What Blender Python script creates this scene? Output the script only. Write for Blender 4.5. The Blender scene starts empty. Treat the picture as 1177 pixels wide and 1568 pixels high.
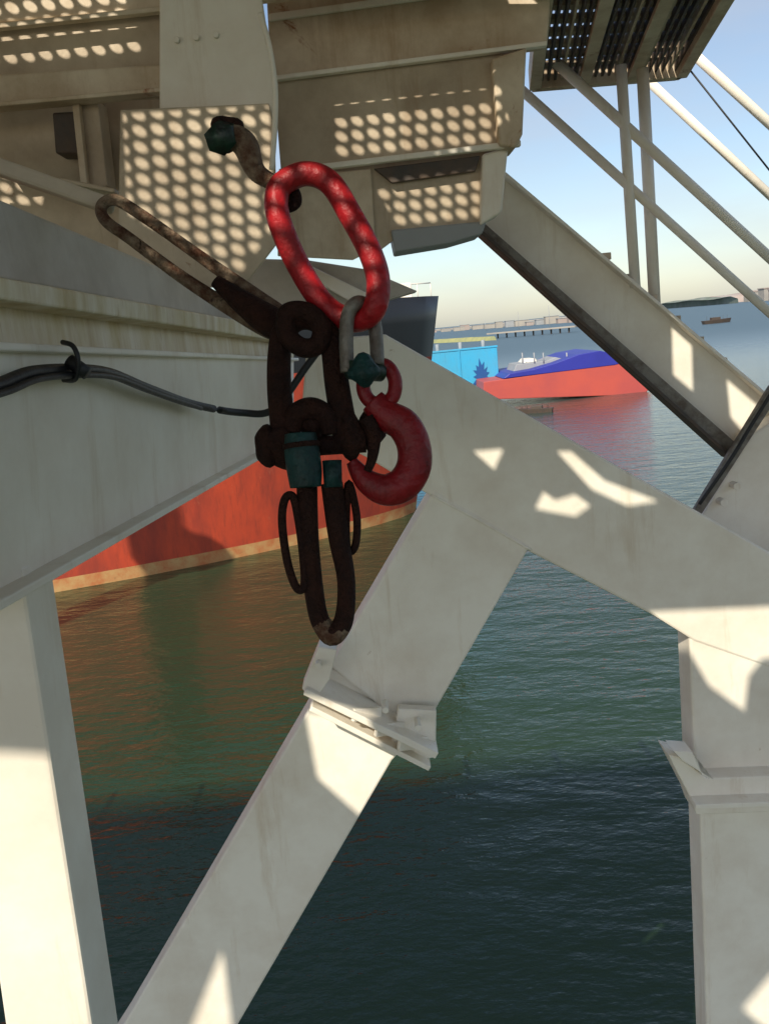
import bpy, bmesh, math, random
from mathutils import Vector, Matrix
random.seed(4)
S=bpy.context.scene
S.view_settings.view_transform='Standard'; S.view_settings.look='None'; S.view_settings.exposure=0
# ---------------- camera -----------------
CZ=7.0
C=Vector((0,0,CZ)); F=1358.0
p=math.radians(11.4); r=math.radians(5.5)
fw=Vector((0,math.cos(p),-math.sin(p))); r0=Vector((1,0,0)); u0=Vector((0,math.sin(p),math.cos(p)))
rt=math.cos(r)*r0-math.sin(r)*u0; up=math.cos(r)*u0+math.sin(r)*r0
cd=bpy.data.cameras.new("camera"); cam=bpy.data.objects.new("camera",cd); S.collection.objects.link(cam)
M=Matrix((rt,up,-fw)).transposed().to_4x4(); M.translation=C; cam.matrix_world=M
cd.sensor_fit='VERTICAL'; cd.sensor_height=24; cd.lens=F/1568*24; cd.clip_end=20000; cd.clip_start=0.05
S.camera=cam
# back-projection helpers
def ray(x,y): return fw+rt*((x-588.5)/F)-up*((y-784)/F)
def P(x,y,d): return C+ray(x,y)*d
def PY(x,y,Y): d=ray(x,y); return C+d*(Y/d.y)
def PZ(x,y,z): d=ray(x,y); return C+d*((z-CZ)/d.z)
def proj(v):
    q=v-C; z=q.dot(fw); return 588.5+q.dot(rt)/z*F, 784-q.dot(up)/z*F
SUN=Vector((-0.34,-0.69,0.64)).normalized()
# ---------------- materials -----------------
def mat(name,base,rough=0.5,metal=0,second=None,amt=0.4,scale=6,bump=0.0,bscale=40,rust=0.0,rustcol=(0.22,0.07,0.02),stretch=(1,1,1),coat=0,detail=6,rscale=None,spec=.5,drip=0,dripcol=(.42,.27,.12)):
    m=bpy.data.materials.new(name); m.use_nodes=True; nt=m.node_tree; N=nt.nodes; L=nt.links
    b=N['Principled BSDF']; b.inputs['Roughness'].default_value=rough; b.inputs['Metallic'].default_value=metal
    b.inputs['Coat Weight'].default_value=coat; b.inputs['Specular IOR Level'].default_value=spec
    tc=N.new('ShaderNodeTexCoord'); mp=N.new('ShaderNodeMapping'); mp.inputs['Scale'].default_value=stretch
    L.new(tc.outputs['Object'],mp.inputs['Vector'])
    n=N.new('ShaderNodeTexNoise'); n.inputs['Scale'].default_value=scale; n.inputs['Detail'].default_value=detail; n.inputs['Roughness'].default_value=.65
    L.new(mp.outputs[0],n.inputs['Vector'])
    sec=second or tuple(c*0.6 for c in base)
    cr=N.new('ShaderNodeValToRGB'); cr.color_ramp.elements[0].position=.38; cr.color_ramp.elements[1].position=.66
    cr.color_ramp.elements[0].color=(0,0,0,1); cr.color_ramp.elements[1].color=(amt,amt,amt,1)
    L.new(n.outputs['Fac'],cr.inputs[0])
    mx=N.new('ShaderNodeMix'); mx.data_type='RGBA'; mx.inputs[6].default_value=(*base,1); mx.inputs[7].default_value=(*sec,1)
    L.new(cr.outputs[0],mx.inputs[0]); out=mx.outputs[2]
    def layer(out,scale,lo,hi,col,st,mul=1,dist=.6):
        mq=N.new('ShaderNodeMapping'); mq.inputs['Scale'].default_value=st; L.new(tc.outputs['Object'],mq.inputs['Vector'])
        n2=N.new('ShaderNodeTexNoise'); n2.inputs['Scale'].default_value=scale; n2.inputs['Detail'].default_value=9; n2.inputs['Roughness'].default_value=.7
        n2.inputs['Distortion'].default_value=dist; L.new(mq.outputs[0],n2.inputs['Vector'])
        c2=N.new('ShaderNodeValToRGB'); c2.color_ramp.elements[0].position=lo; c2.color_ramp.elements[1].position=hi
        c2.color_ramp.elements[1].color=(mul,mul,mul,1)
        L.new(n2.outputs['Fac'],c2.inputs[0])
        m2=N.new('ShaderNodeMix'); m2.data_type='RGBA'; L.new(out,m2.inputs[6]); m2.inputs[7].default_value=(*col,1); L.new(c2.outputs[0],m2.inputs[0]); return m2.outputs[2]
    if drip>0: out=layer(out,1.0,.60-drip*.1,.72,dripcol,(9,9,1.1),.6,.2)
    if rust>0: out=layer(out,rscale or scale*1.3,.72-rust*.25,.80-rust*.25,rustcol,stretch)
    L.new(out,b.inputs['Base Color'])
    if bump>0:
        n3=N.new('ShaderNodeTexNoise'); n3.inputs['Scale'].default_value=bscale; n3.inputs['Detail'].default_value=5
        L.new(tc.outputs['Object'],n3.inputs['Vector'])
        bp=N.new('ShaderNodeBump'); bp.inputs['Strength'].default_value=bump; bp.inputs['Distance'].default_value=.01
        L.new(n3.outputs['Fac'],bp.inputs['Height']); L.new(bp.outputs[0],b.inputs['Normal'])
    return m
M_w=mat('white_paint',(.94,.88,.77),.45,second=(.76,.66,.54),amt=.65,scale=3,bump=.15,bscale=25,rust=.12,rustcol=(.42,.27,.13),rscale=9,drip=.35,dripcol=(.66,.53,.38))
M_wr=mat('white_paint_rusty_shaded',(.74,.62,.47),.55,second=(.42,.29,.17),amt=.75,scale=4,bump=.2,bscale=25,rust=.44,rustcol=(.30,.10,.03),rscale=5,drip=.8,dripcol=(.33,.17,.06))  # rusty paint, base also browned to darken the shaded top beams
M_ws=mat('white_paint_streaked',(.84,.75,.60),.5,second=(.58,.44,.18),amt=.8,scale=5,bump=.15,rust=.36,rustcol=(.42,.24,.05),stretch=(3,3,.7),rscale=4,drip=1.2,dripcol=(.42,.24,.05))
M_ts=mat('taupe_shaded_paint',(.60,.49,.36),.6,second=(.34,.25,.17),amt=.7,scale=4,bump=.2,rust=.28,rscale=6,drip=.5,dripcol=(.3,.18,.09))  # plate paint darkened to taupe to carry shade, plus rust and drips
M_tg=mat('grey_taupe_shaded_paint',(.60,.55,.48),.6,second=(.38,.33,.27),amt=.7,scale=4,bump=.2,rust=.2,rscale=6,drip=.3,dripcol=(.35,.27,.18))  # shade on the upper web and under beam put into the base colour
M_dk=mat('dark_steel',(.06,.05,.045),.6,second=(.12,.07,.04),amt=.7,scale=10,bump=.3,rust=.2)
M_rs=mat('rusted_steel',(.020,.008,.006),.8,second=(.046,.016,.009),amt=.8,scale=30,bump=1,bscale=130,rust=.35,rustcol=(.008,.006,.006),rscale=40,spec=.22)
M_rl=mat('light_rust',(.09,.036,.018),.75,second=(.28,.21,.14),amt=.9,scale=34,bump=.9,bscale=120,rust=.5,rustcol=(.022,.012,.008),rscale=30,spec=.3)
M_red=mat('red_paint',(.42,.012,.018),.45,second=(.18,.008,.010),amt=.85,scale=18,bump=.45,bscale=60,rust=.28,rustcol=(.06,.013,.010),rscale=25,spec=.35)
M_hook=mat('hook_red_paint',(.25,.008,.012),.45,second=(.12,.006,.008),amt=.85,scale=18,bump=.45,bscale=60,rust=.3,rustcol=(.04,.010,.008),rscale=25,spec=.35)
M_teal=mat('teal_paint',(.010,.050,.048),.5,second=(.008,.016,.014),amt=.9,scale=25,bump=.5,bscale=80,rust=.35,rustcol=(.02,.015,.012),spec=.3)
M_knob=mat('green_black_steel',(.010,.013,.010),.4,second=(.015,.06,.035),amt=.9,scale=30,bump=.5,bscale=60)
M_gal=mat('galvanised',(.24,.22,.19),.55,.4,second=(.10,.07,.05),amt=.8,scale=25,bump=.4,bscale=90,rust=.2)
M_blk=mat('black_rubber',(.014,.014,.016),.5,scale=20,bump=.2)
M_org=mat('orange_hull',(.50,.060,.022),.6,second=(.27,.038,.022),amt=1,scale=.9,bump=.5,bscale=2,rust=.36,rustcol=(.44,.14,.07),rscale=1.6,stretch=(1,1,.4),detail=12,drip=.9,dripcol=(.18,.035,.02))
M_boot=mat('waterline_growth',(.50,.30,.12),.8,second=(.45,.13,.04),amt=.9,scale=2.2,bump=.4,bscale=8,rust=.38,rustcol=(.16,.13,.05),rscale=4)
M_bhull=mat('black_hull',(.02,.022,.026),.4,scale=.5)
M_blue=mat('light_blue_paint',(.04,.38,.64),.5,second=(.08,.33,.50),amt=.8,scale=.4,drip=.3,dripcol=(.05,.22,.36))
M_dblue=mat('dark_blue_paint',(.01,.09,.30),.5,scale=.4)
M_rblue=mat('royal_blue_paint',(.03,.035,.33),.45,scale=.3)
M_rhull=mat('red_hull',(.52,.085,.06),.5,second=(.40,.07,.07),amt=.8,scale=.25,rust=.2,rustcol=(.3,.05,.05),rscale=.3)
M_tan=mat('tan_stone',(.40,.36,.31),.9,second=(.30,.28,.26),amt=.9,scale=.05)
M_yel=mat('yellow_dock',(.40,.38,.15),.8,second=(.24,.27,.15),amt=.9,scale=.15)
M_grn=mat('shore_vegetation',(.16,.20,.16),.9,second=(.27,.28,.26),amt=.9,scale=.03)
M_clif=mat('reddish_cliff',(.36,.26,.22),.9,second=(.40,.37,.35),amt=.9,scale=.02)
M_gr=mat('grey_paint',(.35,.36,.37),.6,scale=.5)

# ---------------- mesh helpers -----------------
def empty(n):
    o=bpy.data.objects.new(n,None); S.collection.objects.link(o); return o
def obj(n,verts,faces,m,parent=None,bev=0,smooth=False):
    me=bpy.data.meshes.new(n); me.from_pydata([tuple(v) for v in verts],[],faces)
    bm=bmesh.new(); bm.from_mesh(me); bmesh.ops.recalc_face_normals(bm,faces=bm.faces); bm.to_mesh(me); bm.free()
    me.materials.append(m)
    if smooth: me.polygons.foreach_set('use_smooth',[True]*len(me.polygons))
    o=bpy.data.objects.new(n,me); S.collection.objects.link(o)
    if parent: o.parent=parent
    if bev>0:
        b=o.modifiers.new('b','BEVEL'); b.width=bev; b.segments=2; b.limit_method='ANGLE'; b.angle_limit=math.radians(40)
    return o
def loft(n,A,B,m,parent=None,bev=0):
    k=len(A); V=list(A)+list(B)
    Fs=[tuple(range(k)),tuple(range(2*k-1,k-1,-1))]+[(i,(i+1)%k,k+(i+1)%k,k+i) for i in range(k)]
    return obj(n,V,Fs,m,parent,bev)
def prism(n,px,Y,th,m,parent=None,bev=0.006):
    A=[PY(x,y,Y) for x,y in px]; B=[a+Vector((0,th,0)) for a in A]
    return loft(n,A,B,m,parent,bev)
def bar(n,a,b,w,h,m,parent=None,bev=.004,upv=Vector((0,0,1))):
    t=(b-a).normalized(); s=t.cross(upv).normalized(); u=s.cross(t).normalized()
    ring=lambda c:[c+s*w/2+u*h/2,c-s*w/2+u*h/2,c-s*w/2-u*h/2,c+s*w/2-u*h/2]
    return loft(n,ring(a),ring(b),m,parent,bev)
def cr(pts,cyc,n=8):
    out=[];k=len(pts)
    g=(lambda i:pts[i%k]) if cyc else (lambda i:pts[max(0,min(k-1,i))])
    for i in range(k if cyc else k-1):
        a,b,c,d=g(i-1),g(i),g(i+1),g(i+2)
        for j in range(n):
            t=j/n
            out.append(.5*((2*b)+(c-a)*t+(2*a-5*b+4*c-d)*t*t+(3*b-a-3*c+d)*t**3))
    if not cyc: out.append(pts[-1].copy())
    return out
def tube(n,pts,rad,m,parent=None,cyc=False,seg=14,sub=8,flat=1.0):
    if not isinstance(rad,(list,tuple)): rad=[rad]*len(pts)
    q=[Vector((*v,rr)) for v,rr in zip(pts,rad)]
    q=cr(q,cyc,sub) if sub>1 else q
    c=[Vector(v[:3]) for v in q]; R=[v[3] for v in q]; k=len(c); V=[];Fs=[]
    for i in range(k):
        if cyc: t=(c[(i+1)%k]-c[i-1]).normalized()
        else: t=(c[min(k-1,i+1)]-c[max(0,i-1)]).normalized()
        ref=Vector((0,1,0)) if abs(t.y)<.9 else Vector((1,0,0))
        a=t.cross(ref).normalized(); b=a.cross(t).normalized()
        for j in range(seg):
            w=2*math.pi*j/seg
            V.append(c[i]+(a*math.cos(w)+b*math.sin(w)*flat)*R[i])
    for i in range(k if cyc else k-1):
        for j in range(seg):
            i2=(i+1)%k; j2=(j+1)%seg
            Fs.append((i*seg+j,i*seg+j2,i2*seg+j2,i2*seg+j))
    if not cyc: Fs+= [tuple(range(seg)),tuple(range((k-1)*seg,k*seg))]
    return obj(n,V,Fs,m,parent,0,True)
def T(n,px,rpx,d,m,parent=None,cyc=False,dz=None,sub=8,flat=1.0,seg=14):
    ds=[d+(dz[i] if dz else 0) for i in range(len(px))]
    pts=[P(x,y,dd) for (x,y),dd in zip(px,ds)]
    if not isinstance(rpx,(list,tuple)): rpx=[rpx]*len(px)
    return tube(n,pts,[q/F*d for q in rpx],m,parent,cyc,seg,sub,flat)
def cylo(n,a,b,rad,m,parent=None,seg=20):
    o=tube(n,[a,b],rad,m,parent,False,seg,1)
    me=o.data
    for pl in me.polygons: pl.use_smooth=len(pl.vertices)==4
    bv=o.modifiers.new('b','BEVEL'); bv.width=rad*.12; bv.segments=2; bv.limit_method='ANGLE'; bv.angle_limit=math.radians(50)
    return o
def lump(n,x,y,rx,ry,d,m,parent,seed=0):
    bm=bmesh.new(); bmesh.ops.create_icosphere(bm,subdivisions=3,radius=1)
    rnd=random.Random(seed); ph=[rnd.random()*6 for _ in range(3)]
    c=P(x,y,d)
    for v in bm.verts:
        k=1+.10*math.sin(v.co.x*4+ph[0])+.08*math.sin(v.co.y*5+ph[1])+.10*math.sin(v.co.z*5+ph[2])
        q=v.co*k; v.co=c+Vector((q.x*rx,q.y*min(rx,ry),q.z*ry))*(d/F)
    me=bpy.data.meshes.new(n); bm.to_mesh(me); bm.free(); me.materials.append(m)
    me.polygons.foreach_set('use_smooth',[True]*len(me.polygons))
    o=bpy.data.objects.new(n,me); S.collection.objects.link(o); o.parent=parent; return o

# ---------------- left girder -----------------
gird=empty('steel_girder')
def gd(x): return 1/(.8-.001185*x)
def gring(x):
    L1,L2,L3,L4,L5=305+.425*x,425+.18*x,458+.15*x,530+.04*x,905-.5375*x
    d=gd(x)
    return [P(x,L1,d*1.12),P(x,L2,d*1.09),P(x,L2,d*.97),P(x,L3,d*.97),P(x,L3+4,d*1.05),P(x,L4,d*1.04),P(x,L4+3,d),P(x,L5,d)]
A=gring(-70); B=gring(450)
off=Vector((-.22,0,0))
def strip(n,i,m,j=None):
    j=j or i+1
    loft(n,[A[i],A[j],A[j]+off,A[i]+off],[B[i],B[j],B[j]+off,B[i]+off],m,gird,.004)
strip('upper_web',0,M_tg)
loft('flange',[A[1],A[2],A[3],A[3]+off*1.3,A[1]+off*1.3],[B[1],B[2],B[3],B[3]+off*1.3,B[1]+off*1.3],M_ws,gird,.004)
strip('mid_web',4,M_ws); strip('lower_box',6,M_w)
bar('bottom_lip',A[7]+Vector((.012,0,-.004)),B[7]+Vector((.012,0,-.004)),.05,.014,M_w,gird,.003)
bar('weld_lip',A[6]+Vector((.006,0,0)),B[6]+Vector((.006,0,0)),.03,.012,M_w,gird,.003)
bar('lifting_rod',P(-60,235,1.5),P(175,318,1.62),.028,.028,M_ts,gird,.006)

col=empty('steel_column')
prism('shaft',[(-95,852),(34,868),(36,880),(150,1620),(200,1950),(60,1960),(15,1620)],1.28,.115,M_w,col,.006)

# ---------------- truss -----------------
tr=empty('truss_frame')
TY=3.4
prism('chord',[(470,520),(590,512),(1400,972),(1400,1100),(1062,982),(995,940),(812,846),(655,757),(560,700),(460,650)],TY,.16,M_w,tr,.01)
prism('strut_upper',[(664,750),(812,836),(668,1085),(640,1130),(505,1020)],TY-.004,.15,M_w,tr,.01)
prism('strut_lower',[(500,1020),(665,1100),(600,1165),(363,1572),(250,1760),(60,1770),(190,1568),(470,1090)],TY+.02,.15,M_w,tr,.01)
tube('weld_seam',[PY(660,758,TY-.003),PY(730,795,TY-.003),PY(812,842,TY-.003)],.006,M_w,tr)
bar('flange_plate_a',PY(470,1040,TY-.06),PY(665,1135,TY-.06),.26,.028,M_w,tr,.004)
bar('flange_plate_b',PY(478,1068,TY-.05),PY(655,1158,TY-.05),.22,.022,M_w,tr,.004)
prism('ear_left',[(462,1055),(488,990),(516,995),(505,1040),(480,1075)],TY-.16,.1,M_w,tr,.006)
prism('ear_right',[(598,1140),(610,1085),(668,1088),(667,1160),(640,1165)],TY-.1,.05,M_w,tr,.006)
for x,y in [(487,1020),(590,1088),(640,1115)]:
    a=PY(x,y,TY-.2); cylo('bolt',a,a+Vector((0.0,.08,0.0)),.014,M_w,tr,6)
for i,(x,y) in enumerate([(540,1095),(575,1118),(610,1140)]):
    bar('gusset_rib',PY(x,y,TY-.17),PY(x+42,y-4,TY-.10),.02,.05,M_w,tr,.003)
prism('post_upper',[(1054,960),(1064,1215),(1400,1215),(1400,960)],TY+.006,.15,M_w,tr,.01)
prism('post_lower',[(1070,1215),(1082,1600),(1090,1900),(1400,1900),(1400,1215)],TY+.03,.15,M_w,tr,.01)
prism('post_flange',[(1022,1155),(1040,1160),(1082,1192),(1400,1180),(1400,1236),(1066,1248),(1058,1225)],TY-.08,.14,M_w,tr,.006)
prism('post_flange_top',[(1030,1150),(1060,1152),(1075,1186),(1084,1190),(1045,1165)],TY-.12,.1,M_w,tr,.005)
bar('post_plate',PY(1058,1226,TY-.1),PY(1400,1214,TY-.1),.1,.02,M_w,tr,.003)
prism('landing_brace',[(1068,800),(1108,735),(1150,665),(1260,600),(1300,900),(1180,870)],3.75,.12,M_w,tr,.008)
prism('brace_rib',[(1062,782),(1072,790),(1190,608),(1180,590)],3.72,.03,M_gal,tr,.003)
tube('brace_cable',[PY(1070,772,3.66),PY(1120,700,3.64),PY(1150,650,3.66),PY(1200,570,3.66)],.008,M_blk,tr)
for x,y in [(1108,770),(1128,745)]:
    a=PY(x,y,3.70); cylo('bolt',a,a+Vector((0,.06,0)),.018,M_w,tr,6)

# ---------------- upper platform -----------------
pf=empty('walkway_platform')
prism('speckled_plate',[(184,168),(412,158),(420,200),(424,372),(372,440),(180,440)],2.70,.02,M_ts,pf,.003)
tube('plate_edge',[PY(398,20,2.68),PY(412,70,2.68),PY(421,130,2.68),PY(421,190,2.68),PY(416,260,2.68)],.008,M_w,pf)
prism('top_beam',[(-80,40),(250,14),(600,-26),(900,-60),(900,-160),(-80,-160)],2.80,.03,M_wr,pf,.006)
prism('second_beam',[(-80,118),(250,98),(250,142),(-80,172)],2.80,.06,M_wr,pf,.006)
bar('second_lip',PY(-80,170,2.79),PY(252,140,2.79),.05,.012,M_wr,pf,.003)
bar('top_lip',PY(-80,50,2.79),PY(860,-48,2.79),.03,.014,M_wr,pf,.003)
prism('box_plate',[(244,-10),(398,-20),(412,70),(420,130),(420,190),(412,215),(244,205)],2.76,.03,M_w,pf,.006)
prism('back_beam',[(405,-60),(850,-100),(838,66),(415,124)],3.05,.08,M_wr,pf,.008)
prism('beam_fascia',[(412,20),(842,-38),(842,-28),(412,32)],3.035,.014,M_w,pf,.004)
bar('back_beam_lip',PY(412,122,3.04),PY(836,68,3.04),.03,.014,M_w,pf,.003)
prism('speckled_panel',[(418,112),(768,74),(792,222),(430,262)],3.065,.02,M_ts,pf,.003)
bar('panel_lip',PY(428,264,3.06),PY(796,220,3.06),.03,.018,M_w,pf,.003)
prism('end_block',[(752,90),(806,72),(800,205),(790,226),(764,222)],3.02,.16,M_wr,pf,.008)
prism('lower_panel',[(425,262),(770,222),(742,345),(610,362),(570,392),(425,392)],3.12,.02,M_ts,pf,.003)
prism('slot',[(572,258),(735,238),(728,262),(600,280)],3.09,.02,M_dk,pf,.003)
prism('corner_block',[(738,236),(778,224),(768,325),(735,345)],3.08,.14,M_w,pf,.008)
prism('bottom_plate',[(598,352),(745,338),(738,358),(690,372),(605,386)],3.1,.2,M_gr,pf,.006)
prism('bracket_plate',[(425,270),(568,258),(575,380),(540,398),(425,392)],3.10,.015,M_wr,pf,.005)
prism('under_beam',[(360,395),(470,398),(560,412),(640,446),(600,458),(480,500),(380,520)],3.55,.12,M_tg,pf,.008)
prism('under_beam_web',[(470,404),(575,455),(560,475),(462,420)],3.5,.03,M_w,pf,.006)
prism('recess_wall',[(-80,165),(200,130),(262,130),(262,220),(205,400),(-80,360)],3.0,.02,M_ts,pf,.003)
prism('recess_post',[(118,158),(150,152),(165,285),(130,292)],2.86,.1,M_ts,pf,.004)
bar('recess_edge',PY(118,158,2.84),PY(132,292,2.84),.03,.02,M_wr,pf,.002)
bar('recess_floor',PY(-60,250,2.8),PY(190,300,2.8),.2,.012,M_ts,pf,.003)
prism('drain_box',[(80,172),(122,170),(120,235),(85,235)],2.88,.1,M_dk,pf,.006)
prism('back_wall',[(-80,0),(255,-10),(255,150),(-80,160)],2.835,.015,M_ts,pf,.003)
for x,y in [(270,60),(300,56),(330,52)]:
    a=PY(x,y,2.745); cylo('rivet',a,a+Vector((0,.02,0)),.009,M_w,pf,8)

def perf(n,O,ux,uy,nx,ny,pitch,rad0,m,parent=None,test=None,blank=None):
    V=[];Fs=[];k=14
    for j in range(ny):
        for i in range(nx):
            o=O+ux*(i*pitch+(pitch/2 if j%2 else 0))+uy*(j*pitch*.9)
            if test and not test(o): continue
            rad=.0008 if (blank and blank(o)) else rad0
            hx,hy=pitch/2,pitch*.45
            base=len(V); W=[]
            for q in range(k):
                w=2*math.pi*(q+.5)/k; c,s=math.cos(w),math.sin(w)
                f=min(hx/abs(c) if abs(c)>1e-6 else 9,hy/abs(s) if abs(s)>1e-6 else 9)
                W.append((c*f,s*f))
                V.append(o+ux*c*f+uy*s*f)
                V.append(o+ux*c*rad+uy*s*rad)
            for cx,cy in ((hx,hy),(-hx,hy),(-hx,-hy),(hx,-hy)):
                V.append(o+ux*cx+uy*cy)
            for q in range(k):
                q2=(q+1)%k
                Fs.append((base+2*q,base+2*q2,base+2*q2+1,base+2*q+1))
                s1=abs(abs(W[q][0])-hx)<1e-6; s2=abs(abs(W[q2][0])-hx)<1e-6
                if s1!=s2:
                    mx_=W[q][0]+W[q2][0]; my_=W[q][1]+W[q2][1]
                    ci={(True,True):0,(False,True):1,(False,False):2,(True,False):3}[(mx_>0,my_>0)]
                    Fs.append((base+2*q,base+2*k+ci,base+2*q2))
    me=bpy.data.meshes.new(n); me.from_pydata([tuple(v) for v in V],[],Fs); me.materials.append(m)
    o=bpy.data.objects.new(n,me); S.collection.objects.link(o)
    if parent:o.parent=parent
    return o

# ---------------- unseen overhead deck, shaped to throw shade and sun patches -----------------
ZD=CZ+1.6
def up_to_deck(pt): return pt+SUN*((ZD-pt.z)/SUN.z)
def inpoly(x,y,poly):
    c=False;k=len(poly)
    for i in range(k):
        a=poly[i];b=poly[i-1]
        if (a[1]>y)!=(b[1]>y) and x<(b[0]-a[0])*(y-a[1])/(b[1]-a[1])+a[0]: c=not c
    return c
dots=[]
def dotreg(px,Y): dots.append([tuple(up_to_deck(PY(x,y,Y)))[:2] for x,y in px])  # perforated areas placed to throw sun dots on the plates
dotreg([(188,172),(412,160),(420,350),(360,430),(196,330)],2.70)
dotreg([(428,170),(480,128),(762,104),(790,218),(432,262)],3.07)
dotreg([(575,290),(735,262),(732,340),(610,350)],3.12)
dots.append([tuple(up_to_deck(P(x,y,1.47)))[:2] for x,y in [(395,240),(600,230),(620,450),(520,480),(395,380)]])
dots.append([tuple(up_to_deck(P(x,y,1.56)))[:2] for x,y in [(140,280),(240,280),(360,400),(340,440),(240,400)]])
dotreg([(-60,0),(200,-10),(225,84),(-60,112)],2.835)
dotreg([(-60,255),(70,255),(60,310),(-60,310)],2.99)
plain=[tuple(up_to_deck(PY(x,y,2.76)))[:2] for x,y in [(236,-60),(412,-70),(425,70),(425,125),(236,150)]]
patches=[]
def patch(px,Y): patches.append([tuple(up_to_deck(PY(x,y,Y)))[:2] for x,y in px])  # deck openings cut to throw sun patches on the steel
patch([(-60,1145),(78,1153),(140,1500),(160,1800),(-20,1800)],1.28)
patch([(462,1085),(600,1110),(615,1160),(552,1252),(482,1190)],TY)
patch([(335,1455),(352,1600),(262,1640)],TY)
patch([(990,936),(1240,925),(1240,1000),(1165,1010),(1145,1035),(1138,1088),(1085,1050),(1050,990)],TY)
patch([(1190,1480),(1135,1545),(1200,1600),(1260,1500)],TY)
patch([(722,690),(772,686),(756,720)],TY)
patch([(818,780),(832,752),(850,765),(880,756),(905,774),(880,792)],TY)
patch([(850,690),(874,690),(925,735),(1012,768),(960,776),(905,750)],TY)
patch([(832,328),(872,362),(882,402),(845,368)],3.9)
patch([(888,372),(968,440),(965,468),(905,430)],3.9)
patch([(1028,500),(1058,528),(1060,600),(1030,575)],3.9)
patch([(1112,580),(1165,625),(1140,665),(1118,640)],3.9)
dk=empty('overhead_deck')
EX=[(-11,-3.2),(3.4,-3.2),(3.4,2.5),(2.0,3.0),(1.0,3.2),(-11,3.2)]
pit=.052
cu=bpy.data.curves.new('solid_plate','CURVE'); cu.dimensions='2D'; cu.fill_mode='BOTH'; cu.extrude=.004
def spl(pts):
    s=cu.splines.new('POLY'); s.points.add(len(pts)-1); s.use_cyclic_u=True
    for i,v in enumerate(pts): s.points[i].co=(v[0],v[1],0,1)
spl(EX)
used=[]
def overlap(a,b):
    return any(inpoly(*v,b) for v in a) or any(inpoly(*v,a) for v in b)
for d in dots+patches:
    bad=[i for i,u in enumerate(used) if overlap(d,u)]
    bad=bad or (not all(inpoly(*v,EX) for v in d))
    if bad: continue
    used.append(d); spl(d)
co=bpy.data.objects.new('tmp',cu); S.collection.objects.link(co)
dg=bpy.context.evaluated_depsgraph_get(); dg.update()
me=bpy.data.meshes.new_from_object(co.evaluated_get(dg)); bpy.data.objects.remove(co)
me.materials.clear(); me.materials.append(M_wr)
do=bpy.data.objects.new('solid_plate',me); do.location=(0,0,ZD); S.collection.objects.link(do); do.parent=dk
def grown(o):
    for dx,dy in ((0,0),(.05,0),(-.05,0),(0,.05),(0,-.05),(.04,.04),(-.04,.04),(.04,-.04),(-.04,-.04)):
        if any(inpoly(o.x+dx,o.y+dy,d) for d in dots):
            return not any(inpoly(o.x,o.y,q) for q in patches)
    return False
xs=[v[0] for d in dots for v in d]; ys=[v[1] for d in dots for v in d]
x0,x1,y0,y1=min(xs)-.1,max(xs)+.1,min(ys)-.1,max(ys)+.1
perf('perforated_plate',Vector((x0,y0,ZD+.006)),Vector((1,0,0)),Vector((0,1,0)),int((x1-x0)/pit)+1,int((y1-y0)/(pit*.9))+2,pit,.0172,M_wr,dk,grown,lambda o:inpoly(o.x,o.y,plain))
# added bars, thinning outward, to soften the deck's shadow edge on water
yb=3.235; i=0
while yb<4.25:
    t=(yb-3.2)/1.05; wd=.066*(1-t)+.006
    bar('shadow_fade_bar',Vector((-11,yb,ZD)),Vector((.95,yb,ZD)),wd,.006,M_wr,dk,0)
    yb+=.07
for k in range(9):
    bar('shadow_fade_bearer',Vector((-10.9+k*1.45,3.2,ZD+.03)),Vector((-10.9+k*1.45,4.25,ZD+.03)),.02,.05,M_wr,dk,0)

# stair tread grating upper right
gt=empty('grating_landing')
zt=CZ+1.02
cn=[PZ(838,-60,zt),PZ(1135,-60,zt),PZ(1042,104,zt),PZ(818,122,zt)]
for i in range(4): bar('frame',cn[i],cn[(i+1)%4],.05,.09,M_wr,gt,.004)
for i in range(1,22):
    t=i/22; bar('bearing_bar',cn[0].lerp(cn[1],t)+Vector((0,0,.01)),cn[3].lerp(cn[2],t)+Vector((0,0,.01)),.010,.05,M_ts if i%4==0 else M_dk,gt,0)
for i in range(1,9):
    t=i/9; bar('cross_bar',cn[0].lerp(cn[3],t)+Vector((0,0,.02)),cn[1].lerp(cn[2],t)+Vector((0,0,.02)),.05,.02,M_ts,gt,0)
bar('edge_angle',cn[3]+Vector((0,.02,-.03)),cn[2]+Vector((0,.02,-.03)),.09,.012,M_wr,gt,.002)
for t in (.33,.66):
    bar('support_angle',cn[0].lerp(cn[1],t)+Vector((0,0,-.03)),cn[3].lerp(cn[2],t)+Vector((0,0,-.03)),.05,.02,M_wr,gt,.002)

# ---------------- stairway -----------------
st=empty('stairway')
prism('stringer_web',[(745,270),(772,265),(1200,632),(1180,760),(1112,700),(728,350)],3.9,.02,M_w,st,.003)
bar('stringer_top_flange',PY(768,266,3.88),PY(1200,632,3.88),.08,.014,M_w,st,.003)
bar('stringer_bottom_flange',PY(724,348,3.84),PY(1114,700,3.84),.12,.016,M_dk,st,.003)
prism('stringer_toe',[(728,330),(1128,680),(1112,700),(722,350)],3.82,.01,M_gal,st,.002)
for i in range(8):
    t=i/7; x=900+t*250; y=395+t*225
    a=PY(x,y,3.93); bar('tread',a,a+Vector((0,.35,0)),.20,.03,M_wr,st,.003)
def pipe(n,a,b,Ya,Yb,rr,m=M_w): return tube(n,[PY(*a,Ya),PY(*b,Yb)],rr,m,st,False,12,1)
pipe('handrail',(850,95),(1260,470),3.9,3.9,.022)
pipe('mid_rail',(795,135),(1260,553),3.9,3.9,.020)
pipe('far_handrail',(1020,45),(1260,265),4.7,4.7,.024)
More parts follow.
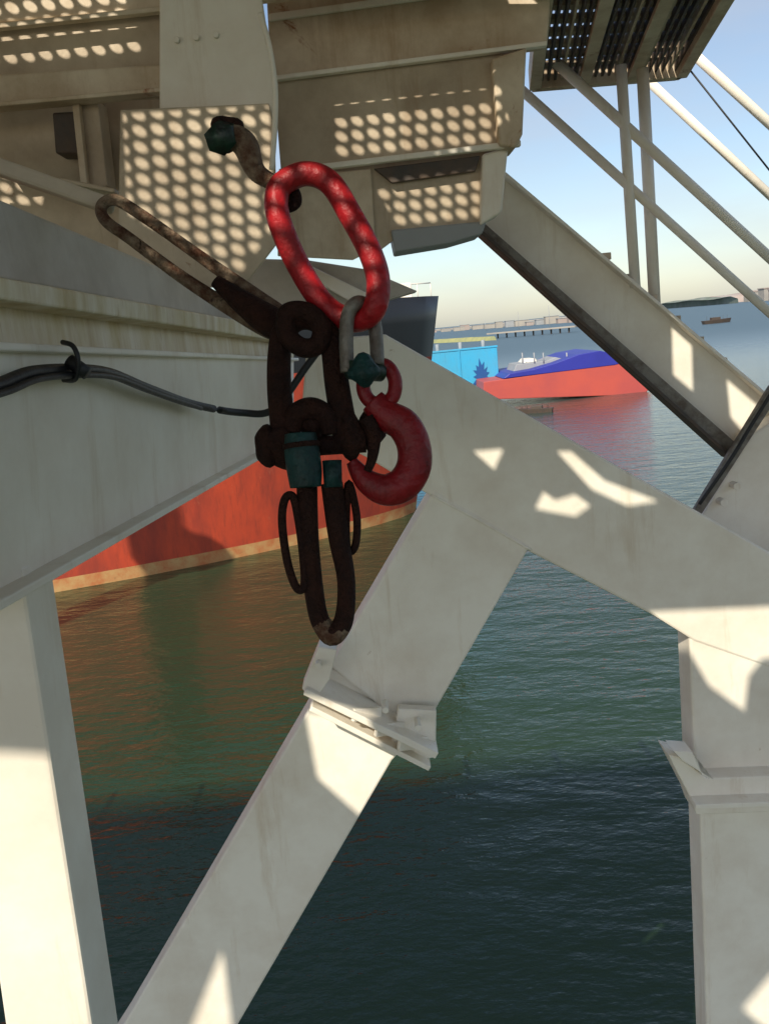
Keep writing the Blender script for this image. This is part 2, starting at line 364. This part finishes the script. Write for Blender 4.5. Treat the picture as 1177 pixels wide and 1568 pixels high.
pipe('far_mid_rail',(975,108),(1260,376),4.7,4.7,.022)
pipe('baluster',(950,100),(972,440),3.9,3.9,.023)
pipe('baluster',(983,105),(1002,470),4.0,4.0,.026)
pipe('wire',(1038,85),(1240,340),4.2,4.2,.004,M_blk)

# ---------------- rigging -----------------
D=1.5
hk=empty('lifting_hook')
T('shank_eye',[(556,590),(568,566),(590,560),(604,580),(602,606),(585,620),(564,612)],11,D,M_hook,hk,True)
T('hook_body',[(570,614),(592,636),(618,652),(633,682),(633,716),(616,742),(590,750),(566,740),(550,724),(538,706)],[20,24,26,26,27,27,25,20,15,9],D,M_hook,hk,flat=.75)
T('latch',[(560,640),(572,665),(570,700),(562,722)],[12,11,8,6],D-.01,M_rs,hk)
lk=empty('red_master_link')
T('ring',[(432,282),(468,266),(505,280),(537,330),(566,385),(579,430),(574,470),(556,488),(528,488),(492,462),(456,405),(430,345),(423,308)],18.5,D-.03,M_red,lk,True,dz=[0,0,0,0,0,0,.0,.02,.03,.03,.02,0,0])
sh=empty('galvanised_shackle')
T('bow',[(532,570),(530,520),(533,482),(546,464),(562,470),(574,500),(578,560)],11,D-.03,M_gal,sh,dz=[0,0,0,0,.03,.04,.02])
a=P(534,566,D-.04);b=P(584,570,D+.0)
cylo('pin',a,b,.016,M_knob,sh)
lump('nut',557,568,25,24,D-.05,M_teal,sh,3)
bs=empty('eye_bolt')
T('head',[(336,214),(348,202)],[24,22],D,M_knob,bs,sub=1,seg=6,dz=[-.02,.02])
lump('washer',350,206,26,26,D+.02,M_rs,bs,5)
T('shaft',[(352,205),(375,222),(392,262),(420,282),(452,312)],[18,20,15,12,12],D+.01,M_rl,bs)
T('collar',[(424,292),(434,284),(450,292),(454,310),(440,318),(426,310)],8,D-.01,M_rs,bs,True)
rl=empty('rusty_long_link')
T('bar',[(156,316),(176,306),(215,328),(300,388),(395,456),(428,485),(425,505),(390,494),(290,432),(200,366),(162,338)],[9]*4+[12,16,16,13,10,9,9],D+.08,M_rl,rl,True)
T('knot',[(330,430),(370,462),(410,490),(440,505)],[10,18,24,22],D+.05,M_rs,rl)
bw=empty('bow_shackle')
T('bow',[(436,676),(428,600),(428,540),(436,505),(462,486),(492,496),(508,530),(516,590),(530,672)],[20,19,18,18,19,18,18,19,20],D,M_rs,bw)
T('twisted_collar',[(440,480),(470,478),(492,500),(486,528),(462,532),(440,512)],15,D-.02,M_rs,bw,True)
lump('eye',408,684,20,32,D,M_rs,bw,1); lump('eye',428,680,24,38,D,M_rs,bw,2)
lump('eye',535,668,26,36,D,M_rs,bw,3); lump('pin_nut',566,662,24,28,D+.02,M_rs,bw,4)
T('pin',[(410,688),(560,678)],[15,15],D,M_rs,bw,sub=1)
T('thimble',[(446,662),(452,636),(476,626),(500,638),(506,665)],[14,16,18,16,14],D-.01,M_rs,bw)
lump('thimble_core',478,652,24,22,D+.01,M_rs,bw,8)
T('sleeve',[(460,664),(462,690),(466,720),(468,746)],[24,27,27,24],D-.04,M_teal,bw)
T('sleeve_band',[(461,678),(462,686)],[29,29],D-.04,M_rs,bw,sub=1)
T('sleeve_b',[(508,705),(510,746)],[15,14],D-.03,M_teal,bw,sub=1)
lc=empty('long_shackle')
T('bow',[(470,745),(472,820),(480,900),(490,950),(508,968),(526,950),(530,890),(518,820),(508,740)],[16,16,15,15,17,15,14,16,17],D,M_rs,lc)
T('lower_tip',[(490,952),(508,972),(524,958)],[15,17.5,15],D,M_rl,lc)
T('safety_ring',[(436,765),(432,800),(440,860),(454,900),(466,896),(464,850),(456,790),(448,760)],6.5,D-.01,M_rs,lc,True)
T('safety_ring_b',[(534,740),(546,790),(544,835),(532,842),(530,790)],6,D+.01,M_rs,lc,True)
cb=empty('power_cable')
pts=[];rad=[]
for x,y in [(-60,604),(0,588),(50,570),(120,566),(170,572),(230,596),(300,620),(370,632),(420,626),(470,560),(500,520)]:
    d=gd(min(x,330))*.95; pts.append(P(x,y,d)); rad.append(.0095)
tube('cable',pts,rad,M_blk,cb)
pts=[q+Vector((.012,0,-.010)) for q in pts[:7]]
tube('second_cable',pts,.005,M_blk,cb)
tube('tie',[P(96,524,gd(110)*.93),P(112,530,gd(110)*.92),P(120,552,gd(110)*.92),P(116,580,gd(110)*.93),P(98,582,gd(110)*.95)],.004,M_blk,cb)
tube('tie_clip',[P(106,552,gd(110)*.93),P(134,572,gd(110)*.93)],.011,M_blk,cb,sub=1)

# ---------------- orange ship -----------------
ship=empty('cargo_ship')
Wl=PZ(85,908,0);Wr=PZ(600,828,0)
Ld=(Wr-Wl).normalized(); Ld.z=0; Nn=Vector((-Ld.y,Ld.x,0))
if Nn.y<0: Nn=-Nn
BW=5.0
def wp(s,w,z,side):
    q=Wl+Ld*s+Nn*(BW+side*w); return Vector((q.x,q.y,z))
Lt=10
while proj(wp(Lt,0,0,1))[0]<634: Lt+=.1
tip=Lt
while proj(wp(tip,0,8.0,1))[0]<670: tip+=.05
zt_=8.0
while proj(wp(tip,0,zt_,1))[1]>456: zt_+=.05
while proj(wp(tip,0,zt_,1))[1]<454: zt_-=.05
lv=[-1.5,.0,.40,2.2,4.2,zt_-2.2,zt_-.9,zt_]
stations=[]
for s in [-40,-20,-5,Lt-14,Lt-11,Lt-9,Lt-7,Lt-5,Lt-3.5,Lt-2.2,Lt-1,Lt-.3,Lt]:
    k=max(0,(s-(Lt-14))/14); row=[]
    base=BW*math.sqrt(max(0,1-k**2.2))
    for z in lv:
        zz=max(0,z/zt_)
        row.append((s+(tip-Lt)*k*zz, max(.06,min(BW,base*(1-.25*(1-zz)*k))), z))
    stations.append(row)
V=[];Fs=[];mi=[]; nz=len(lv)
for side in (-1,1):
    b0=len(V)
    for row in stations:
        for s,w,z in row: V.append(wp(s,w,z,side))
    for i in range(len(stations)-1):
        for j in range(nz-1):
            Fs.append((b0+i*nz+j,b0+(i+1)*nz+j,b0+(i+1)*nz+j+1,b0+i*nz+j+1)); mi.append(1 if j<2 else (0 if j<5 else 2))
ns=len(stations)*nz
for i in range(len(stations)-1):
    a=i*nz+nz-1; b=(i+1)*nz+nz-1
    Fs.append((a,b,ns+b,ns+a)); mi.append(3)
Fs.append(tuple(range(0,nz))+tuple(range(ns+nz-1,ns-1,-1))); mi.append(0)
e=(len(stations)-1)*nz
Fs.append(tuple(range(e,e+nz))+tuple(range(ns+e+nz-1,ns+e-1,-1))); mi.append(0)
o=obj('hull',V,Fs,M_org,ship)
for m in (M_boot,M_bhull,M_gr): o.data.materials.append(m)
for i,pl in enumerate(o.data.polygons): pl.material_index=mi[i]; pl.use_smooth=mi[i]!=3
for z in (1.6,3.1,4.6):
    bar('weld',wp(-38,BW+.0,z,-1),wp(Lt-14,BW,z,-1),.03,.03,M_org,ship,0)
for s in range(-20,int(Lt-14),3):
    bar('frame_weld',wp(s,BW,.45,-1),wp(s,BW,5.5,-1),.03,.03,M_org,ship,0,Ld)
for s in [tip-2,tip-5,tip-8]:
    a=wp(s,.6,zt_,-1); cylo('bollard',a,a+Vector((0,0,.5)),.2,M_gr,ship)
c=wp(tip-2.2,0,zt_,1); bar('windlass',c-Ld*1.0+Vector((0,0,.3)),c+Ld*1.0+Vector((0,0,.3)),1.2,.6,M_w,ship,.05)
for k in range(7):
    s=tip-.3-k*.6; a=wp(s,.1+.2*k,zt_,-1); tube('rail_post',[a,a+Vector((0,0,.55))],.02,M_w,ship,sub=1,seg=6)
tube('bow_rail',[wp(tip-.3-k*.6,.1+.2*k,zt_,-1)+Vector((0,0,.55)) for k in range(7)],.025,M_w,ship,sub=1,seg=6)
c=wp(-14,0,zt_,1); bar('wheelhouse',c-Ld*5+Vector((0,0,3)),c+Ld*5+Vector((0,0,3)),8,6,M_w,ship,.1)
# crane above the quay, its block throws the shadow on the hull
cn_=empty('harbour_crane')
dr=ray(238,838); tt=(Wl-C).dot(Nn)/dr.dot(Nn); sp=C+dr*tt
b0=sp+SUN*25
bar('hook_block',b0+Vector((0,0,-.55)),b0+Vector((0,0,.8)),1.5,.8,M_dk,cn_,.1,Vector((0,1,0)))
bar('sheave_housing',b0+Vector((-.7,0,.1)),b0+Vector((1.2,0,-.05)),.8,.9,M_dk,cn_,.15)
cylo('sheave',b0+Vector((.9,-.3,.2)),b0+Vector((.9,.3,.2)),.6,M_dk,cn_)
tube('block_hook',[b0+Vector((0,0,-.5)),b0+Vector((0,0,-1)),b0+Vector((.3,0,-1.3)),b0+Vector((.55,0,-1.0))],.14,M_dk,cn_)
tipj=b0+Vector((0,0,14))
tube('hoist_rope',[b0,tipj],.05,M_blk,cn_,sub=1)
bar('boom',tipj,Vector((tipj.x-18,-25,4)),1.0,1.2,M_wr,cn_,.05)
bar('pedestal',Vector((tipj.x-18,-25,-1)),Vector((tipj.x-18,-25,6)),3,3,M_wr,cn_,.1,Vector((0,1,0)))

# ---------------- blue barge, red ship, boats -----------------
bb=empty('blue_barge')
cR=PZ(766,613,0); ex=Vector((1,-.02,0)).normalized(); ey=Vector((.02,1,0))
zt2=PY(766,531,cR.y).z
def boxw(n,o,a,b,h,m,parent,bev=.05):
    A_=[o,o+a,o+a+b,o+b]; return loft(n,A_,[v+Vector((0,0,h)) for v in A_],m,parent,bev)
boxw('hull',cR+Vector((0,0,-.6)),-ex*16,ey*7,zt2+.6,M_blue,bb)
boxw('rim',cR+Vector((.05,-.06,zt2+.003)),-ex*16.1,ey*.3,.16,M_blue,bb,.02)
g=PY(737,576,cR.y-.02)
V=[]
for i in range(26):
    w=2*math.pi*i/26; R_=(1.25 if i%2 else .7)*(1+.5*(random.random()-.4)); V.append(g+Vector((math.cos(w)*R_*.7,-.012,math.sin(w)*R_*1.1)))
obj('splash_emblem',V,[tuple(range(26))],M_dblue,bb)
for i in range(1,5):
    a=cR-ex*(3.2*i+.2)+Vector((0,-.05,0)); bar('rib',a,a+Vector((0,0,zt2)),.10,.06,M_blue,bb,.01,Vector((0,1,0)))
for i in range(5):
    a=cR-ex*(1+2.1*i)+ey*2+Vector((0,0,zt2)); cylo('bollard',a,a+Vector((0,0,.7)),.18,M_gr,bb)
rs=empty('red_ship')
wr=PZ(985,600,0); Yr=wr.y
def pr(n,px,Y,th,m,b=.05): return prism(n,px,Y,th,m,rs,b)
pr('hull',[(740,612),(985,604),(1000,590),(950,553),(905,562),(740,585)],Yr,9,M_rhull)
pr('bulwark',[(770,580),(850,570),(940,559),(952,556),(935,541),(918,537),(885,543),(850,556),(815,566),(780,572)],Yr-.05,9.05,M_rblue)
pr('deck_house',[(785,571),(850,560),(870,551),(850,547),(838,552),(790,558)],Yr+2,4,M_gr)
pr('deck_house_b',[(800,557),(822,556),(820,549),(806,550)],Yr+3,3,M_w)
for x in (800,818,832,868):
    tube('mast',[PY(x,556,Yr+2),PY(x-1,540,Yr+2)],.06,M_gr,rs,sub=1)
def boat(x,y,L,ang):
    o=empty('small_boat'); c=PZ(x,y,0); a=Vector((math.cos(ang),math.sin(ang),0)); b=Vector((-a.y,a.x,0)); W=L*.16
    prof=[(-.5,.8),(-.2,1),(.2,.9),(.42,.45),(.55,.02)]
    up_=[c+a*L*s+b*W*w+Vector((0,0,.12*L+.05*L*max(0,s))) for s,w in prof]+[c+a*L*s-b*W*w+Vector((0,0,.12*L+.05*L*max(0,s))) for s,w in prof[::-1]]
    lo=[c+a*L*s*.9+b*W*w*.7+Vector((0,0,-.3)) for s,w in prof]+[c+a*L*s*.9-b*W*w*.7+Vector((0,0,-.3)) for s,w in prof[::-1]]
    loft('hull',lo,up_,M_dk,o,.02)
    q=c+Vector((0,0,.11*L)); A_=[q-a*L*.2-b*W*.5,q+a*L*.12-b*W*.5,q+a*L*.12+b*W*.5,q-a*L*.2+b*W*.5]
    loft('cabin',A_,[v*1+Vector((0,0,.10*L)) for v in A_],M_dk,o,.03)
    for s in (-.35,.25,.4): tube('post',[c+a*L*s+Vector((0,0,.1*L)),c+a*L*s+Vector((0,0,.27*L))],.03,M_dk,o,sub=1)
boat(820,632,2.6,2.8); boat(1096,495,9,0.1)

# ---------------- water -----------------
W=6000
wo=obj('water',[(-W,-200,0),(W,-200,0),(W,W*1.5,0),(-W,W*1.5,0)],[(0,1,2,3)],M_w)
m=bpy.data.materials.new('harbour_water'); m.use_nodes=True; nt=m.node_tree;N=nt.nodes;L=nt.links
b=N['Principled BSDF']; b.inputs['IOR'].default_value=1.33
tc=N.new('ShaderNodeTexCoord')
n0=N.new('ShaderNodeTexNoise'); n0.inputs['Scale'].default_value=.12; L.new(tc.outputs['Object'],n0.inputs['Vector'])
mx=N.new('ShaderNodeMix'); mx.data_type='RGBA'; mx.inputs[6].default_value=(.014,.042,.024,1); mx.inputs[7].default_value=(.030,.046,.018,1); L.new(n0.outputs['Fac'],mx.inputs[0])
# sky tone of far water put into base colour, reflection cut with distance
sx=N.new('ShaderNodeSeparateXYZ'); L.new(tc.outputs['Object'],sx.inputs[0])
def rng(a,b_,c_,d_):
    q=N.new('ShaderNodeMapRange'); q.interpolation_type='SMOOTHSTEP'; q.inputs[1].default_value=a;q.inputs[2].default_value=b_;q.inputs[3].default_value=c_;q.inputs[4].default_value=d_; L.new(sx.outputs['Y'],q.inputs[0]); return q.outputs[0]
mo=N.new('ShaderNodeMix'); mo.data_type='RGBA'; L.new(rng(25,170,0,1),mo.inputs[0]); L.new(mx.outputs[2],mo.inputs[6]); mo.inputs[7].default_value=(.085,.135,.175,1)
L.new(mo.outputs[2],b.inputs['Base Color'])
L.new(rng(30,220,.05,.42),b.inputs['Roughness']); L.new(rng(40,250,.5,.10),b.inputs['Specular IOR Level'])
mp=N.new('ShaderNodeMapping'); mp.inputs['Scale'].default_value=(.8,1.5,1); mp.inputs['Rotation'].default_value=(0,0,.35); L.new(tc.outputs['Object'],mp.inputs['Vector'])
h=None
for sc,st_ in ((.5,.9),(1.7,.5),(5.5,.18),(14,.06)):
    n=N.new('ShaderNodeTexNoise'); n.inputs['Scale'].default_value=sc; n.inputs['Detail'].default_value=3; L.new(mp.outputs[0],n.inputs['Vector'])
    ml=N.new('ShaderNodeMath'); ml.operation='MULTIPLY'; ml.inputs[1].default_value=st_; L.new(n.outputs['Fac'],ml.inputs[0])
    if h is None: h=ml.outputs[0]
    else:
        ad=N.new('ShaderNodeMath'); ad.operation='ADD'; L.new(h,ad.inputs[0]); L.new(ml.outputs[0],ad.inputs[1]); h=ad.outputs[0]
bp=N.new('ShaderNodeBump'); bp.inputs['Strength'].default_value=.5; bp.inputs['Distance'].default_value=.17; L.new(h,bp.inputs['Height']); L.new(bp.outputs[0],b.inputs['Normal'])
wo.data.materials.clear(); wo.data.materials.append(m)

# ---------------- far shore -----------------
def ridge(n,x0,x1,y,h0,h1,m,depth=60,steps=60,rough=1.0):
    a=PZ(x0,y[0],0);b=PZ(x1,y[1],0); V=[];Fs=[]
    for i in range(steps+1):
        t=i/steps; q=a.lerp(b,t); hgt=(h0+(h1-h0)*t)*(1+rough*(.35*math.sin(t*9+1)+.2*math.sin(t*31)+.12*(random.random()-.5)))
        hgt=max(.3,hgt)
        V+= [(q.x,q.y,-.5),(q.x,q.y+2,hgt*.6),(q.x,q.y+depth*.3,hgt),(q.x,q.y+depth,hgt*.8)]
    for i in range(steps):
        for j in range(3): Fs.append((i*4+j,(i+1)*4+j,(i+1)*4+j+1,i*4+j+1))
    return obj(n,V,Fs,m,None,0,True)
ridge('quay',560,760,(531,521),1.6,1.6,M_yel,20,20,.15)
ridge('breakwater',600,1000,(512,484),3.5,5,M_tan,40,40,.4)
ridge('shoreline',940,1130,(479,464),10,13,M_grn,100,40,.4)
ridge('headland',1085,1500,(467,428),10,40,M_clif,200,60,.5)
pier=empty('pier')
for i in range(9):
    x=762+i*13.6; y=518-i*1.1
    a=PZ(x,y,0); tube('pile',[a+Vector((0,0,-1)),a+Vector((0,0,2.0))],.35,M_dk,pier,sub=1,seg=6)
bar('deck',PZ(750,519,0)+Vector((0,0,2.2)),PZ(885,508,0)+Vector((0,0,2.2)),5,.6,M_tan,pier,.05)
for i in range(5):
    x=655+i*44+random.random()*12; a=PZ(x,508-i*.6,0)
    tube('light_pole',[a,a+Vector((0,0,9+6*random.random()))],.14,M_gr,pier,sub=1,seg=5)
for i in range(16):
    x=640+i*16+random.random()*9; a=PZ(x,511-i*1.2,0); w_=6+random.random()*9
    wh=empty('warehouse'); h_=3+random.random()*4
    boxw('walls',a,Vector((w_,0,0)),Vector((0,9,0)),h_,random.choice([M_tan,M_tan,M_gr,M_clif]),wh,.05)
    boxw('roof',a+Vector((-.4,-.4,h_+.01)),Vector((w_+.8,0,0)),Vector((0,9.8,0)),.5,M_gr,wh,.05)
for i in range(8):
    x=1030+i*22+random.random()*9; a=PZ(x,468-i*1.2,0); w_=20+random.random()*25
    wh=empty('warehouse'); h_=8+random.random()*9
    boxw('walls',a,Vector((w_,0,0)),Vector((0,20,0)),h_,random.choice([M_tan,M_gr,M_clif]),wh,.1)
    boxw('roof',a+Vector((-1,-1,h_+.02)),Vector((w_+2,0,0)),Vector((0,22,0)),1.5,M_clif,wh,.1)

# ---------------- light -----------------
w=bpy.data.worlds.new("World"); S.world=w; w.use_nodes=True; nt=w.node_tree; N=nt.nodes; L=nt.links
bg=N['Background']; bg.inputs[1].default_value=.145
sk=N.new('ShaderNodeTexSky'); sk.sky_type='NISHITA'; sk.sun_disc=False
el=math.asin(SUN.z); az=math.atan2(SUN.x,SUN.y)
sk.sun_elevation=el; sk.sun_rotation=az; sk.air_density=1.0; sk.dust_density=.8; sk.ozone_density=1.2
tc=N.new('ShaderNodeTexCoord'); mp=N.new('ShaderNodeMapping'); mp.inputs['Scale'].default_value=(1.2,1.2,4); L.new(tc.outputs['Generated'],mp.inputs[0])
n=N.new('ShaderNodeTexNoise'); n.inputs['Scale'].default_value=2.2; n.inputs['Detail'].default_value=6; L.new(mp.outputs[0],n.inputs[0])
c=N.new('ShaderNodeValToRGB'); c.color_ramp.elements[0].position=.40; c.color_ramp.elements[1].position=.75; c.color_ramp.elements[1].color=(.6,.6,.6,1); c.color_ramp.elements[0].color=(.06,.06,.06,1)
L.new(n.outputs['Fac'],c.inputs[0])
mx=N.new('ShaderNodeMix'); mx.data_type='RGBA'; mx.inputs[7].default_value=(4.5,4.4,4.5,1); L.new(sk.outputs[0],mx.inputs[6]); L.new(c.outputs[0],mx.inputs[0]); L.new(mx.outputs[2],bg.inputs[0])
sd=bpy.data.lights.new('sun','SUN'); sd.energy=5; sd.angle=math.radians(.4); sd.color=(1,.92,.76)
so=bpy.data.objects.new('sun',sd); S.collection.objects.link(so); so.rotation_euler=SUN.to_track_quat('Z','Y').to_euler()
